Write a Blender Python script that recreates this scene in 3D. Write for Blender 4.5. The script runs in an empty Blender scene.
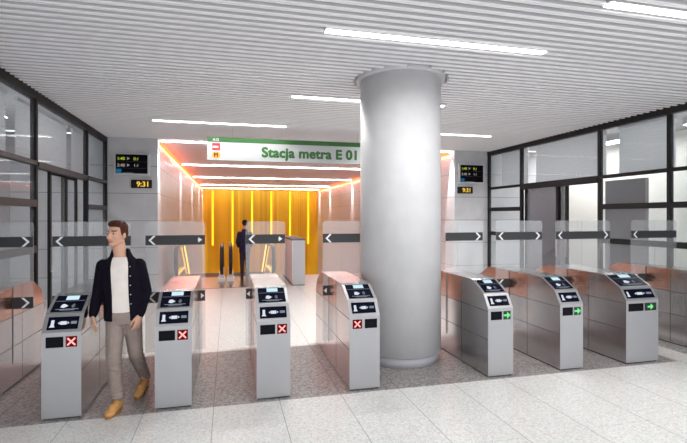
import bpy, bmesh, math, random
from mathutils import Vector, Matrix
random.seed(7)
S = bpy.context.scene
C = S.collection
PI = math.pi

# ------------------------------------------------------------------ materials
def mat(name, col, rough=.5, metal=0., noise=None, spec=None, bump=None):
    m = bpy.data.materials.new(name); m.use_nodes = True
    nt = m.node_tree; b = nt.nodes['Principled BSDF']
    b.inputs['Base Color'].default_value = (*col, 1)
    b.inputs['Roughness'].default_value = rough
    b.inputs['Metallic'].default_value = metal
    if spec is not None: b.inputs['Specular IOR Level'].default_value = spec
    tc = None
    if noise:
        sc, amt, det = noise
        tc = nt.nodes.new('ShaderNodeTexCoord')
        n = nt.nodes.new('ShaderNodeTexNoise'); n.inputs['Scale'].default_value = sc; n.inputs['Detail'].default_value = det
        nt.links.new(tc.outputs['Object'], n.inputs['Vector'])
        r = nt.nodes.new('ShaderNodeMapRange')
        r.inputs['From Min'].default_value = .3; r.inputs['From Max'].default_value = .7
        r.inputs['To Min'].default_value = 1-amt; r.inputs['To Max'].default_value = 1+amt
        nt.links.new(n.outputs['Fac'], r.inputs['Value'])
        mx = nt.nodes.new('ShaderNodeMix'); mx.data_type = 'RGBA'; mx.blend_type = 'MULTIPLY'
        mx.inputs['Factor'].default_value = 1
        mx.inputs['A'].default_value = (*col, 1)
        nt.links.new(r.outputs['Result'], mx.inputs['B'])
        nt.links.new(mx.outputs['Result'], b.inputs['Base Color'])
        if bump:
            bp = nt.nodes.new('ShaderNodeBump'); bp.inputs['Strength'].default_value = bump; bp.inputs['Distance'].default_value = .01
            nt.links.new(n.outputs['Fac'], bp.inputs['Height']); nt.links.new(bp.outputs['Normal'], b.inputs['Normal'])
    return m

def emit(name, col, strength):
    m = bpy.data.materials.new(name); m.use_nodes = True
    nt = m.node_tree; nt.nodes.clear()
    o = nt.nodes.new('ShaderNodeOutputMaterial'); e = nt.nodes.new('ShaderNodeEmission')
    e.inputs['Color'].default_value = (*col, 1); e.inputs['Strength'].default_value = strength
    nt.links.new(e.outputs[0], o.inputs[0])
    return m

def glass(name, tint, haze, hazecol, refl=1.0, rough=.02):
    """thin architectural glass: see-through, a little milky, mirror-like at a slant"""
    m = bpy.data.materials.new(name); m.use_nodes = True
    nt = m.node_tree; nt.nodes.clear()
    N = nt.nodes.new; L = nt.links.new
    o = N('ShaderNodeOutputMaterial'); t = N('ShaderNodeBsdfTransparent'); t.inputs['Color'].default_value = (*tint, 1)
    d = N('ShaderNodeBsdfDiffuse'); d.inputs['Color'].default_value = (*hazecol, 1)
    g = N('ShaderNodeBsdfGlossy'); g.inputs['Roughness'].default_value = rough
    m1 = N('ShaderNodeMixShader'); m1.inputs[0].default_value = haze
    L(t.outputs[0], m1.inputs[1]); L(d.outputs[0], m1.inputs[2])
    f = N('ShaderNodeLayerWeight'); f.inputs['Blend'].default_value = .5
    pw = N('ShaderNodeMath'); pw.operation = 'POWER'; pw.inputs[1].default_value = 4; L(f.outputs['Facing'], pw.inputs[0])
    mu = N('ShaderNodeMath'); mu.operation = 'MULTIPLY_ADD'; mu.inputs[1].default_value = .85*refl; mu.inputs[2].default_value = .035*refl
    L(pw.outputs[0], mu.inputs[0])
    m2 = N('ShaderNodeMixShader'); L(mu.outputs[0], m2.inputs[0]); L(m1.outputs[0], m2.inputs[1]); L(g.outputs[0], m2.inputs[2])
    L(m2.outputs[0], o.inputs[0])
    return m

def granite(name, base, dark, light, scale, joint, jx0=-.133, jdx=.635, jy0=4.6, jdy=1.27, rough=.32, jw=.006):
    """speckled stone slabs with fine joints, laid in world metres"""
    m = bpy.data.materials.new(name); m.use_nodes = True
    nt = m.node_tree; b = nt.nodes['Principled BSDF']; N = nt.nodes.new; L = nt.links.new
    tc = N('ShaderNodeTexCoord')
    v = N('ShaderNodeTexVoronoi'); v.inputs['Scale'].default_value = scale; L(tc.outputs['Object'], v.inputs['Vector'])
    n = N('ShaderNodeTexNoise'); n.inputs['Scale'].default_value = scale*.35; n.inputs['Detail'].default_value = 3; L(tc.outputs['Object'], n.inputs['Vector'])
    sep = N('ShaderNodeSeparateColor'); L(v.outputs['Color'], sep.inputs[0])
    ad = N('ShaderNodeMath'); ad.operation = 'ADD'
    L(sep.outputs[0], ad.inputs[0]); L(n.outputs['Fac'], ad.inputs[1])
    r = N('ShaderNodeValToRGB')
    e = r.color_ramp.elements
    e[0].position = .22; e[0].color = (*dark, 1); e[1].position = .8; e[1].color = (*light, 1)
    k = r.color_ramp.elements.new(.5); k.color = (*base, 1)
    h = N('ShaderNodeMath'); h.operation = 'MULTIPLY'; h.inputs[1].default_value = .5
    L(ad.outputs[0], h.inputs[0]); L(h.outputs[0], r.inputs[0])
    sp = N('ShaderNodeSeparateXYZ'); L(tc.outputs['Object'], sp.inputs[0])
    def line(out, o0, dd, w):
        a = N('ShaderNodeMath'); a.operation = 'SUBTRACT'; a.inputs[1].default_value = o0-dd/2-100*dd; L(out, a.inputs[0])
        mo = N('ShaderNodeMath'); mo.operation = 'MODULO'; mo.inputs[1].default_value = dd; L(a.outputs[0], mo.inputs[0])
        s2 = N('ShaderNodeMath'); s2.operation = 'SUBTRACT'; s2.inputs[1].default_value = dd/2; L(mo.outputs[0], s2.inputs[0])
        ab = N('ShaderNodeMath'); ab.operation = 'ABSOLUTE'; L(s2.outputs[0], ab.inputs[0])
        lt = N('ShaderNodeMath'); lt.operation = 'LESS_THAN'; lt.inputs[1].default_value = w/2; L(ab.outputs[0], lt.inputs[0])
        return lt
    lx = line(sp.outputs['X'], jx0, jdx, jw); ly = line(sp.outputs['Y'], jy0, jdy, jw*.6)
    lys = N('ShaderNodeMath'); lys.operation = 'MULTIPLY'; lys.inputs[1].default_value = .45; L(ly.outputs[0], lys.inputs[0])
    mx = N('ShaderNodeMath'); mx.operation = 'MAXIMUM'; L(lx.outputs[0], mx.inputs[0]); L(lys.outputs[0], mx.inputs[1])
    cm = N('ShaderNodeMix'); cm.data_type = 'RGBA'; L(mx.outputs[0], cm.inputs['Factor']); L(r.outputs[0], cm.inputs['A']); cm.inputs['B'].default_value = (*joint, 1)
    L(cm.outputs['Result'], b.inputs['Base Color'])
    b.inputs['Roughness'].default_value = rough
    return m

def panelled(name, col, joint, zs, rough=.5, vert=None, noise=(3., .06)):
    """cladding panels with fine horizontal joints at heights zs (world metres)"""
    m = bpy.data.materials.new(name); m.use_nodes = True
    nt = m.node_tree; b = nt.nodes['Principled BSDF']; N = nt.nodes.new; L = nt.links.new
    tc = N('ShaderNodeTexCoord'); sp = N('ShaderNodeSeparateXYZ'); L(tc.outputs['Object'], sp.inputs[0])
    acc = None
    def cmpn(out, val, w):
        c = N('ShaderNodeMath'); c.operation = 'COMPARE'; c.inputs[1].default_value = val; c.inputs[2].default_value = w; L(out, c.inputs[0]); return c
    items = [(sp.outputs['Z'], z) for z in zs]
    if vert: items += [(sp.outputs[vert[0]], y) for y in vert[1]]
    for out, z in items:
        c = cmpn(out, z, .006)
        if acc is None: acc = c
        else:
            a = N('ShaderNodeMath'); a.operation = 'MAXIMUM'; L(acc.outputs[0], a.inputs[0]); L(c.outputs[0], a.inputs[1]); acc = a
    n = N('ShaderNodeTexNoise'); n.inputs['Scale'].default_value = noise[0]; n.inputs['Detail'].default_value = 6; L(tc.outputs['Object'], n.inputs['Vector'])
    r = N('ShaderNodeMapRange'); r.inputs['From Min'].default_value = .3; r.inputs['From Max'].default_value = .7
    r.inputs['To Min'].default_value = 1-noise[1]; r.inputs['To Max'].default_value = 1+noise[1]; L(n.outputs['Fac'], r.inputs['Value'])
    mu = N('ShaderNodeMix'); mu.data_type = 'RGBA'; mu.blend_type = 'MULTIPLY'; mu.inputs['Factor'].default_value = 1
    mu.inputs['A'].default_value = (*col, 1); L(r.outputs[0], mu.inputs['B'])
    cm = N('ShaderNodeMix'); cm.data_type = 'RGBA'; L(acc.outputs[0], cm.inputs['Factor']); L(mu.outputs['Result'], cm.inputs['A']); cm.inputs['B'].default_value = (*joint, 1)
    L(cm.outputs['Result'], b.inputs['Base Color']); b.inputs['Roughness'].default_value = rough
    return m

def ribbed(name, c1, c2, period):
    """yellow cladding of narrow upright boards, tone varying from board to board"""
    m = bpy.data.materials.new(name); m.use_nodes = True
    nt = m.node_tree; b = nt.nodes['Principled BSDF']; N = nt.nodes.new; L = nt.links.new
    tc = N('ShaderNodeTexCoord'); sp = N('ShaderNodeSeparateXYZ'); L(tc.outputs['Object'], sp.inputs[0])
    d = N('ShaderNodeMath'); d.operation = 'DIVIDE'; d.inputs[1].default_value = period; L(sp.outputs['X'], d.inputs[0])
    f = N('ShaderNodeMath'); f.operation = 'FLOOR'; L(d.outputs[0], f.inputs[0])
    w = N('ShaderNodeTexWhiteNoise'); w.noise_dimensions = '1D'; L(f.outputs[0], w.inputs['W'])
    cm = N('ShaderNodeMix'); cm.data_type = 'RGBA'; L(w.outputs['Value'], cm.inputs['Factor'])
    cm.inputs['A'].default_value = (*c1, 1); cm.inputs['B'].default_value = (*c2, 1)
    L(cm.outputs['Result'], b.inputs['Base Color']); b.inputs['Roughness'].default_value = .45
    return m

def brushed(name, col, rough, metal=1.):
    m = mat(name, col, rough, metal)
    nt = m.node_tree; b = nt.nodes['Principled BSDF']; N = nt.nodes.new; L = nt.links.new
    tc = N('ShaderNodeTexCoord'); mp = N('ShaderNodeMapping'); mp.inputs['Scale'].default_value = (3, 3, 160)
    n = N('ShaderNodeTexNoise'); n.inputs['Scale'].default_value = 2; n.inputs['Detail'].default_value = 2
    L(tc.outputs['Object'], mp.inputs[0]); L(mp.outputs[0], n.inputs['Vector'])
    r = N('ShaderNodeMapRange'); r.inputs['To Min'].default_value = rough-.05; r.inputs['To Max'].default_value = rough+.08
    L(n.outputs['Fac'], r.inputs['Value']); L(r.outputs[0], b.inputs['Roughness'])
    return m

M = {}
M['floor'] = granite('pale granite', (.62, .62, .60), (.49, .49, .475), (.72, .72, .70), 75, (.22, .22, .22))
M['band'] = granite('grey granite', (.25, .235, .23), (.10, .095, .095), (.39, .365, .35), 60, (.08, .08, .08), jw=.008)
M['tactile'] = granite('tactile slabs', (.30, .29, .28), (.10, .10, .10), (.5, .5, .48), 40, (.08, .08, .08), jdx=.05, jdy=.05)
M['slat'] = mat('white painted slat', (.93, .92, .93), .5)
M['soffit'] = mat('grey soffit', (.62, .615, .63), .7)
M['tunnelceil'] = mat('hall ceiling', (.86, .81, .82), .6)
M['lamp'] = emit('lamp diffuser', (1, .985, .97), 6)
M['shoplamp'] = emit('shop lamp diffuser', (1, .985, .97), 16)
M['lamp_in'] = emit('hall lamp diffuser', (1, .93, .92), 13)
M['orange'] = emit('orange strip light', (1, .12, .035), 2.6)
M['yellowled'] = emit('yellow line light', (1, .62, .02), 1.25)
M['amberled'] = emit('amber line light', (1, .50, .07), 1.6)
ZJ = [.49, 1.12, 1.74, 2.37, 3.0]
M['concrete'] = panelled('grey concrete cladding', (.53, .53, .55), (.17, .17, .18), ZJ, .6)
M['tunnelwall'] = panelled('pale hall cladding', (.58, .54, .55), (.24, .21, .21), ZJ, .4, ('Y', [14.0, 16.6, 19.2, 21.8, 24.4, 27]))
M['yellow'] = ribbed('yellow boards', (.95, .64, .015), (.72, .45, .006), .16)
M['column'] = mat('pale plaster', (.60, .60, .61), .55, noise=(5, .035, 8))
M['skirt'] = mat('grey column skirting', (.42, .42, .45), .4)
M['black'] = mat('black aluminium', (.012, .012, .013), .5, spec=.2)
M['darkgrey'] = mat('dark grey aluminium', (.04, .04, .043), .45, spec=.3)
M['roomwall'] = panelled('shop wall panels', (.50, .50, .52), (.28, .28, .29), [1.2, 2.3], .6, ('Y', [6, 7.2, 8.4, 9.6, 10.8]))
M['cream'] = mat('cream wall', (.86, .85, .80), .6)
M['greypanel'] = mat('grey panel', (.15, .145, .15), .5)
M['midpanel'] = mat('mid grey panel', (.34, .34, .36), .5)
M['blind'] = mat('pale blind', (.92, .93, .95), .5)
M['pane'] = glass('window glass', (.93, .95, .96), .07, (.6, .62, .65), .12)
M['frosted'] = glass('smoked door glass', (.45, .46, .48), .25, (.28, .28, .30), 1.0)
M['flap'] = glass('flap glass', (.95, .96, .96), .13, (.80, .80, .82), .7)
M['flapband'] = mat('charcoal film', (.042, .043, .046), .45, spec=.25)
M['white'] = mat('white print', (.85, .85, .86), .5)
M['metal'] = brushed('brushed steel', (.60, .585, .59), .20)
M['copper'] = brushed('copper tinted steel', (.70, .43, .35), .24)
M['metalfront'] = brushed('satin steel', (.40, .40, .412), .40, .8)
M['seam'] = mat('dark joint', (.05, .045, .045), .6)
M['plinth'] = mat('black plinth', (.02, .02, .02), .5)
M['navy'] = mat('navy glass panel', (.004, .005, .014), .15, spec=.07)
M['blackglass'] = mat('black glass panel', (.006, .006, .009), .2, spec=.06)
M['screen'] = emit('lit screen', (.62, .82, .95), 1.05)
M['screentop'] = emit('lit screen header', (.30, .75, .60), .8)
M['iconlit'] = emit('lit pictogram', (.85, .90, 1), .85)
M['icondim'] = emit('dim pictogram', (.5, .56, .68), .45)
M['redled'] = emit('red cross light', (1, .42, .40), 1.35)
M['redback'] = emit('red indicator', (.38, .012, .015), .38)
M['greenled'] = emit('green arrow light', (.22, 1, .34), 1.0)
M['greenback'] = mat('green indicator', (.004, .02, .006), .2)
M['signwhite'] = mat('sign white', (.46, .475, .485), .4)
M['signgreen'] = mat('sign green', (.022, .125, .02), .4)
M['signred'] = mat('sign red', (.55, .02, .03), .4)
M['signorange'] = mat('sign orange', (.80, .36, .02), .4)
M['signdark'] = mat('sign dark red', (.16, .03, .01), .4)
M['bezel'] = mat('pale bezel', (.55, .56, .58), .4)
M['dispgreen'] = emit('yellow green digits', (.62, .75, .05), .6)
M['disppale'] = emit('pale digits', (.75, .65, .62), .4)
M['dispblue'] = emit('blue block', (.02, .22, .42), .5)
M['amber'] = emit('amber digits', (1, .62, .08), .95)
M['plate'] = mat('brown metal landing', (.30, .21, .19), .25, .8)
M['balu'] = glass('balustrade glass', (.92, .93, .93), .10, (.7, .68, .66), .9)
M['rubber'] = mat('black handrail', (.014, .013, .013), .3)
M['steel'] = mat('pale steel', (.60, .60, .62), .3, .9)
M['parapet'] = mat('pale parapet', (.52, .52, .54), .45)
M['parapetside'] = mat('parapet cladding', (.88, .87, .88), .45)
M['skin'] = mat('skin', (.60, .345, .24), .55, spec=.2)
M['lips'] = mat('lips', (.42, .17, .13), .5)
M['brow'] = mat('eyebrow', (.09, .035, .02), .7)
M['eye'] = mat('eye white', (.36, .33, .31), .25)
M['iris'] = mat('dark iris', (.03, .022, .018), .2)
M['hair'] = mat('auburn hair', (.062, .018, .009), .55, spec=.15, noise=(60, .45, 4), bump=.5)
M['darkhair'] = mat('dark hair', (.014, .009, .008), .5, spec=.15, noise=(60, .4, 4))
M['jacket'] = mat('navy knit', (.0065, .005, .0105), .8, spec=.08, noise=(40, .3, 4), bump=.3)
M['tee'] = mat('cream cotton', (.76, .70, .65), .8, noise=(9, .07, 4), bump=.25)
M['chinos'] = mat('taupe cotton', (.27, .215, .19), .8, noise=(10, .14, 5), bump=.35)
M['tan'] = mat('tan suede', (.56, .29, .09), .6, noise=(18, .2, 4))
M['sole'] = mat('brown sole', (.30, .15, .05), .6)
M['suit'] = mat('dark blue suit', (.028, .024, .060), .7, spec=.1)
M['suit_trousers'] = mat('dark suit trousers', (.035, .025, .045), .7)
M['shoeblack'] = mat('black leather', (.012, .011, .011), .35)

# screens and indicator lights, dimmed to sit with the room lamps
for k_ in ('screen','screentop','iconlit','icondim','redled','redback','greenled','dispgreen','disppale','dispblue','amber'):
    M[k_].node_tree.nodes['Emission'].inputs['Strength'].default_value *= .58

# ------------------------------------------------------------------ mesh helpers
class MB:
    def __init__(s): s.bm = bmesh.new()
    def _set(s, faces, mi):
        for f in faces: f.material_index = mi
    def box(s, x0, x1, y0, y1, z0, z1, mi=0):
        v = [s.bm.verts.new(p) for p in ((x0,y0,z0),(x1,y0,z0),(x1,y1,z0),(x0,y1,z0),(x0,y0,z1),(x1,y0,z1),(x1,y1,z1),(x0,y1,z1))]
        s._set([s.bm.faces.new([v[i] for i in q]) for q in ((3,2,1,0),(4,5,6,7),(0,1,5,4),(1,2,6,5),(2,3,7,6),(3,0,4,7))], mi)
        return s
    def prism(s, pts, vec, mi=0):
        """closed outline pts (3-D, planar) pushed along vec"""
        vec = Vector(vec); a = [s.bm.verts.new(p) for p in pts]; b = [s.bm.verts.new(Vector(p)+vec) for p in pts]
        n = len(pts); fs = [s.bm.faces.new(a[::-1]), s.bm.faces.new(b)]
        for i in range(n): fs.append(s.bm.faces.new((a[i], a[(i+1)%n], b[(i+1)%n], b[i])))
        s._set(fs, mi); return s
    def rings(s, rings, closed=True, caps=True, mi=0):
        R = [[s.bm.verts.new(p) for p in r] for r in rings]; fs = []
        n = len(R[0])
        for i in range(len(R)-1):
            for j in range(n if closed else n-1):
                k = (j+1) % n
                fs.append(s.bm.faces.new((R[i][j], R[i][k], R[i+1][k], R[i+1][j])))
        if caps and closed:
            fs.append(s.bm.faces.new(R[0][::-1])); fs.append(s.bm.faces.new(R[-1]))
        s._set(fs, mi); return s
    def lathe(s, prof, c=(0,0), seg=64, mi=0):
        return s.rings([[(c[0]+r*math.cos(2*PI*k/seg), c[1]+r*math.sin(2*PI*k/seg), z) for k in range(seg)] for r, z in prof], mi=mi)
    def tube(s, pts, r, seg=10, mi=0):
        P = [Vector(p) for p in pts]; out = []
        up = Vector((1,0,0))
        for i, p in enumerate(P):
            t = (P[min(i+1,len(P)-1)]-P[max(i-1,0)]).normalized()
            a = up - t*up.dot(t)
            if a.length < .1: a = Vector((0,1,0)) - t*t.y
            a.normalize(); b = t.cross(a); rr = r[i] if isinstance(r, (list, tuple)) else r
            out.append([p + a*rr*math.cos(2*PI*k/seg) + b*rr*math.sin(2*PI*k/seg) for k in range(seg)])
        return s.rings(out, mi=mi)
    def capsule(s, p, q, r1, r2, seg=14, hemi=4, mi=0):
        p, q = Vector(p), Vector(q); t = (q-p).normalized()
        a = t.orthogonal().normalized(); b = t.cross(a); out = []
        st = []
        for i in range(hemi+1):
            th = -PI/2 + .06 + (PI/2-.06)*i/hemi; st.append((p + t*r1*math.sin(th), r1*math.cos(th)))
        for i in range(hemi+1):
            th = (PI/2-.06)*i/hemi; st.append((q + t*r2*math.sin(th), r2*math.cos(th)))
        for c, r in st: out.append([c + a*r*math.cos(2*PI*k/seg) + b*r*math.sin(2*PI*k/seg) for k in range(seg)])
        return s.rings(out, mi=mi)
    def ell(s, c, r, rot=None, seg=20, nr=12, mi=0):
        c = Vector(c); out = []
        for i in range(nr+1):
            th = -PI/2 + .05 + (PI-.1)*i/nr
            ring = []
            for k in range(seg):
                v = Vector((r[0]*math.cos(th)*math.cos(2*PI*k/seg), r[1]*math.cos(th)*math.sin(2*PI*k/seg), r[2]*math.sin(th)))
                if rot is not None: v = rot @ v
                ring.append(c+v)
            out.append(ring)
        return s.rings(out, mi=mi)
    def quad(s, pts, mi=0):
        f = s.bm.faces.new([s.bm.verts.new(p) for p in pts]); f.material_index = mi; return s
    def build(s, name, mats, parent=None, loc=None, smooth=False, bevel=0.):
        bmesh.ops.recalc_face_normals(s.bm, faces=s.bm.faces)
        me = bpy.data.meshes.new(name); s.bm.to_mesh(me); s.bm.free()
        return link(name, me, mats, parent, loc, smooth, bevel)

def link(name, me, mats, parent=None, loc=None, smooth=False, bevel=0.):
    if not isinstance(mats, (list, tuple)): mats = [mats]
    ids = [p.material_index for p in me.polygons]
    me.materials.clear()
    for m in mats: me.materials.append(m)
    if len(mats) > 1: me.polygons.foreach_set('material_index', ids)
    if smooth:
        for p in me.polygons: p.use_smooth = True
    o = bpy.data.objects.new(name, me); C.objects.link(o)
    if parent is not None: o.parent = parent
    if loc is not None: o.location = loc
    if bevel:
        b = o.modifiers.new('edge', 'BEVEL'); b.width = bevel; b.segments = 2; b.limit_method = 'ANGLE'; b.angle_limit = .6
    return o

def tag(o, label=None, cat=None, group=None, kind=None):
    if label: o['label'] = label
    if cat: o['category'] = cat
    if group: o['group'] = group
    if kind: o['kind'] = kind
    return o

def empty(name, loc=(0,0,0), rz=0.):
    o = bpy.data.objects.new(name, None); C.objects.link(o); o.location = loc; o.rotation_euler = (0,0,rz)
    o.empty_display_size = .1
    return o

def struct(o, label=None, cat=None): return tag(o, label, cat, kind='structure')

def copy_tree(o, parent=None):
    c = o.copy(); C.objects.link(c)
    if parent is not None: c.parent = parent
    for ch in [x for x in S.objects if x.parent is o]: copy_tree(ch, c)
    return c

def lamp(kind, name, loc, power, color, **kw):
    l = bpy.data.lights.new(name, kind); l.energy = power; l.color = color
    for k, v in kw.items(): setattr(l, k, v)
    o = bpy.data.objects.new(name, l); C.objects.link(o); o.location = loc
    return o

def text_mesh(name, body, size, material, parent, mtx, bold=0., align='LEFT', extrude=.001, space=1.):
    cu = bpy.data.curves.new(name, 'FONT'); cu.body = body; cu.size = size; cu.extrude = extrude
    cu.align_x = align; cu.space_character = space
    t = bpy.data.objects.new('tmp', cu); C.objects.link(t)
    dg = bpy.context.evaluated_depsgraph_get(); dg.update()
    me = bpy.data.meshes.new_from_object(t.evaluated_get(dg))
    bpy.data.objects.remove(t); bpy.data.curves.remove(cu)
    if bold:                                     # heavier strokes: the outline laid over itself, slightly shifted
        bm = bmesh.new()
        for k in range(8):
            m2 = me.copy(); m2.transform(Matrix.Translation((bold*math.cos(k*PI/4), bold*math.sin(k*PI/4), .0002*k))); bm.from_mesh(m2); bpy.data.meshes.remove(m2)
        bm.to_mesh(me); bm.free()
    me.transform(mtx)
    return link(name, me, material, parent)

def fused(mb, voxel, smooth=4, factor=.5):
    """several closed lumps fused into one continuous skin"""
    me = bpy.data.meshes.new('tmp'); bmesh.ops.recalc_face_normals(mb.bm, faces=mb.bm.faces); mb.bm.to_mesh(me); mb.bm.free()
    o = bpy.data.objects.new('tmp', me); C.objects.link(o)
    r = o.modifiers.new('r', 'REMESH'); r.mode = 'VOXEL'; r.voxel_size = voxel; r.use_smooth_shade = True
    if smooth:
        k = o.modifiers.new('s', 'SMOOTH'); k.iterations = smooth; k.factor = factor
    dg = bpy.context.evaluated_depsgraph_get(); dg.update()
    out = bpy.data.meshes.new_from_object(o.evaluated_get(dg))
    bpy.data.objects.remove(o); bpy.data.meshes.remove(me)
    return out

FRONT = Matrix.Rotation(PI/2, 4, 'X')      # lettering that faces -Y
# ------------------------------------------------------------------ key measures (metres)
CEIL = 3.62
XL, XR, YB = -2.65, 7.0, 11.35             # glass walls left and right, back wall
TL, TR, YE = -1.58, 6.0, 31.0              # hall behind: side walls and yellow end wall
YF = 14.25                                 # floor ends, the shaft of the escalators begins
YS = -3.0
COL = (2.20, 5.65); CR = .525

# ------------------------------------------------------------------ setting
m = MB()
def slab(x0, x1, y0, y1, mi): m.box(x0, x1, y0, y1, -.25, 0, mi)
slab(-9, 12, YS, 4.6, 0)
slab(XL, 5.56, 4.6, 6.46, 1); slab(-9, XL, 4.6, YB, 0)
slab(5.56, 5.95, 4.6, 6.46, 0); slab(5.95, 6.24, 4.6, 9.5, 2); slab(6.24, 12, 4.6, 6.46, 0)
slab(XL, 5.95, 6.46, YB, 0); slab(6.24, 12, 6.46, 9.5, 0); slab(5.95, 12, 9.5, YB+.2, 0)
slab(TL, TR, YB, YF, 0)
struct(m.build('floor', [M['floor'], M['band'], M['tactile']]))
struct(MB().box(TL-.2, TR+.2, YF, YE+.2, -2.5, -2.2).build('floor_lower', M['floor']))  # unseen floor, set high and pale to bounce light onto the hall ceiling

# slatted ceiling, cut back square around the column
m = MB()
m.box(-9, 12, YS, YB, CEIL+.09, CEIL+.25, 1)
k = 0; y = YS+.05
LIGHT_ROWS = []
def lights_at(y):
    return [(a, b) for (a, b, yy) in LAMPS if abs(yy-y) < .075]
LAMPS = [(3.07, 5.52, 3.16), (.90, 3.33, 4.27), (.91, 3.37, 6.74), (-1.35, 1.12, 9.05), (3.2, 5.66, 9.05),
         (-1.3, 1.15, 1.95), (3.07, 5.52, .7), (.9, 3.33, -.6), (-1.5, .9, -1.8), (3.07, 5.52, -1.8), (5.0, 6.8, 5.6), (-1.3, 1.15, -2.6)][:10]
while y < YB-.05:
    segs = [(XL+.02, XR-.02)]
    dy = abs(y-COL[1])
    cuts = []
    if dy < .62: w = math.sqrt(.62**2-dy*dy); cuts.append((COL[0]-w, COL[0]+w))
    cuts += [(a-.01, b+.01) for a, b in lights_at(y)]
    for a, b in cuts:
        ns = []
        for p, q in segs:
            if b <= p or a >= q: ns.append((p, q)); continue
            if a > p: ns.append((p, a))
            if b < q: ns.append((b, q))
        segs = ns
    for p, q in segs:                          # one white slat, its sides greyed to paint in the shade
        m.box(p, q, y-.021, y+.021, CEIL, CEIL+.012, 0); m.box(p+.002, q-.002, y-.019, y+.019, CEIL+.012, CEIL+.091, 1)
    y += .125
struct(m.build('ceiling', [M['slat'], M['soffit']]))
struct(MB().box(TL-.1, TR+.1, YB, YE+.1, CEIL+.03, CEIL+.2).build('ceiling_hall', M['tunnelceil']))

# back wall either side of the opening
struct(MB().box(XL-2.2, TL, YB, YB+.25, 0, CEIL+.06).build('wall_back_left', M['concrete']))
struct(MB().box(TR, XR+2.6, YB, YB+.25, 0, CEIL+.06).build('wall_back_right', M['concrete']))
# hall behind
struct(MB().box(TL-.2, TL, YB+.25, YE, -2.2, CEIL+.03).build('wall_hall_left', M['tunnelwall']))
struct(MB().box(TR, TR+.2, YB+.25, YE, -2.2, CEIL+.03).build('wall_hall_right', M['tunnelwall']))
m = MB(); m.box(TL, TR, YE+.06, YE+.2, -2.2, CEIL+.03)
x = TL
while x < TR:                                # raised boards
    m.box(x+.01, min(x+.09, TR), YE-.01, YE+.06, -2.2, CEIL+.03); x += .16
struct(m.build('wall_hall_end', M['yellow']))
struct(MB().box(TL, TR, YF-.02, YF, -2.2, -.25).build('wall_shaft', M['concrete']))

# column with its skirting and the boxed hole in the slats
col = MB().lathe([(CR, .13), (CR, CEIL+.088)], COL, 96).build('column_round', M['column'], smooth=False)
for p in col.data.polygons: p.use_smooth = abs(p.normal.z) < .5
struct(col, 'thick round pale plaster column standing among the ticket gates', 'column')
sk = MB().lathe([(CR-.03, 0), (CR-.03, .13)], COL, 96).build('column_skirting', M['skirt'], col)
for p in sk.data.polygons: p.use_smooth = abs(p.normal.z) < .5
cm = MB().lathe([(CR+.055, CEIL-.015), (CR+.055, CEIL+.089)], COL, 72).build('column_collar', M['soffit'], col)
for p in cm.data.polygons: p.use_smooth = abs(p.normal.z) < .5

# ---------------------------------------------------------------- glazed side walls
MULL = [3.4, 5.95, 7.40, 9.85, YB-.06]
def bars(name, side, parts, material):
    pass
def glazed(side):
    """side -1: left wall, +1: right wall"""
    X = XL if side < 0 else XR
    out = side
    nm = 'left' if side < 0 else 'right'
    def bx(mb, a, b, y0, y1, z0, z1, mi=0):     # a, b measured outwards from the wall plane
        x0, x1 = sorted((X+out*a, X+out*b)); mb.box(x0, x1, y0, y1, z0, z1, mi)
    fr = MB()
    bx(fr, -.005, .10, YS, YB, CEIL-.10, CEIL+.06)
    root = fr.build('trim_%s' % nm, M['black'])
    struct(root)
    for i, y in enumerate(MULL):
        w = .055
        q = MB(); bx(q, -.012, .07, y-w/2, y+w/2, 0, CEIL-.10)
        struct(q.build('trim_%s_%d' % (nm, i+1), M['black'] ))
    for i in range(len(MULL)-1):
        y0, y1 = MULL[i]+.035, MULL[i+1]-.035
        f = MB(); bx(f, -.025, .08, y0, y1, 2.575, 2.635)
        door = (i == 2)
        if not door:
            bx(f, -.02, .07, y0, y1, 1.98, 2.08); bx(f, -.02, .07, y0, y1, 1.33, 1.43); bx(f, -.02, .07, y0, y1, 0, .08)
        else:
            bx(f, -.02, .08, y0, y1, 2.50 if side > 0 else 2.54, 2.575)
        w = f.build('window_%d' % (i+1 + (4 if side > 0 else 0)), M['darkgrey'] if side < 0 else M['black'])
        struct(w)
        p = MB(); bx(p, .02, .035, y0, y1, 2.64, CEIL-.10)
        if not door:
            for a, b in ((.08, 1.33), (1.43, 1.98), (2.08, 2.56)): bx(p, .02, .035, y0, y1, a, b)
        p.build('pane', M['pane'], w)
        b = MB(); z = 2.66
        bx(b, .30, .34, y0+.12, y1-.12, CEIL-.10, CEIL-.04)
        while z < CEIL-.1:
            x0 = X+out*.30; x1 = X+out*.335
            b.prism([(x1, y0+.12, z), (x1-out*.010, y0+.12, z+.026), (x1-out*.030, y0+.12, z+.045), (x1-out*.028, y0+.12, z+.047), (x1-out*.007, y0+.12, z+.027), (x1+out*.003, y0+.12, z)], (0, y1-y0-.24, 0)); z += .0455
        b.build('blind', M['blind'], w)
    return root
glazed(-1); glazed(1)

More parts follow.
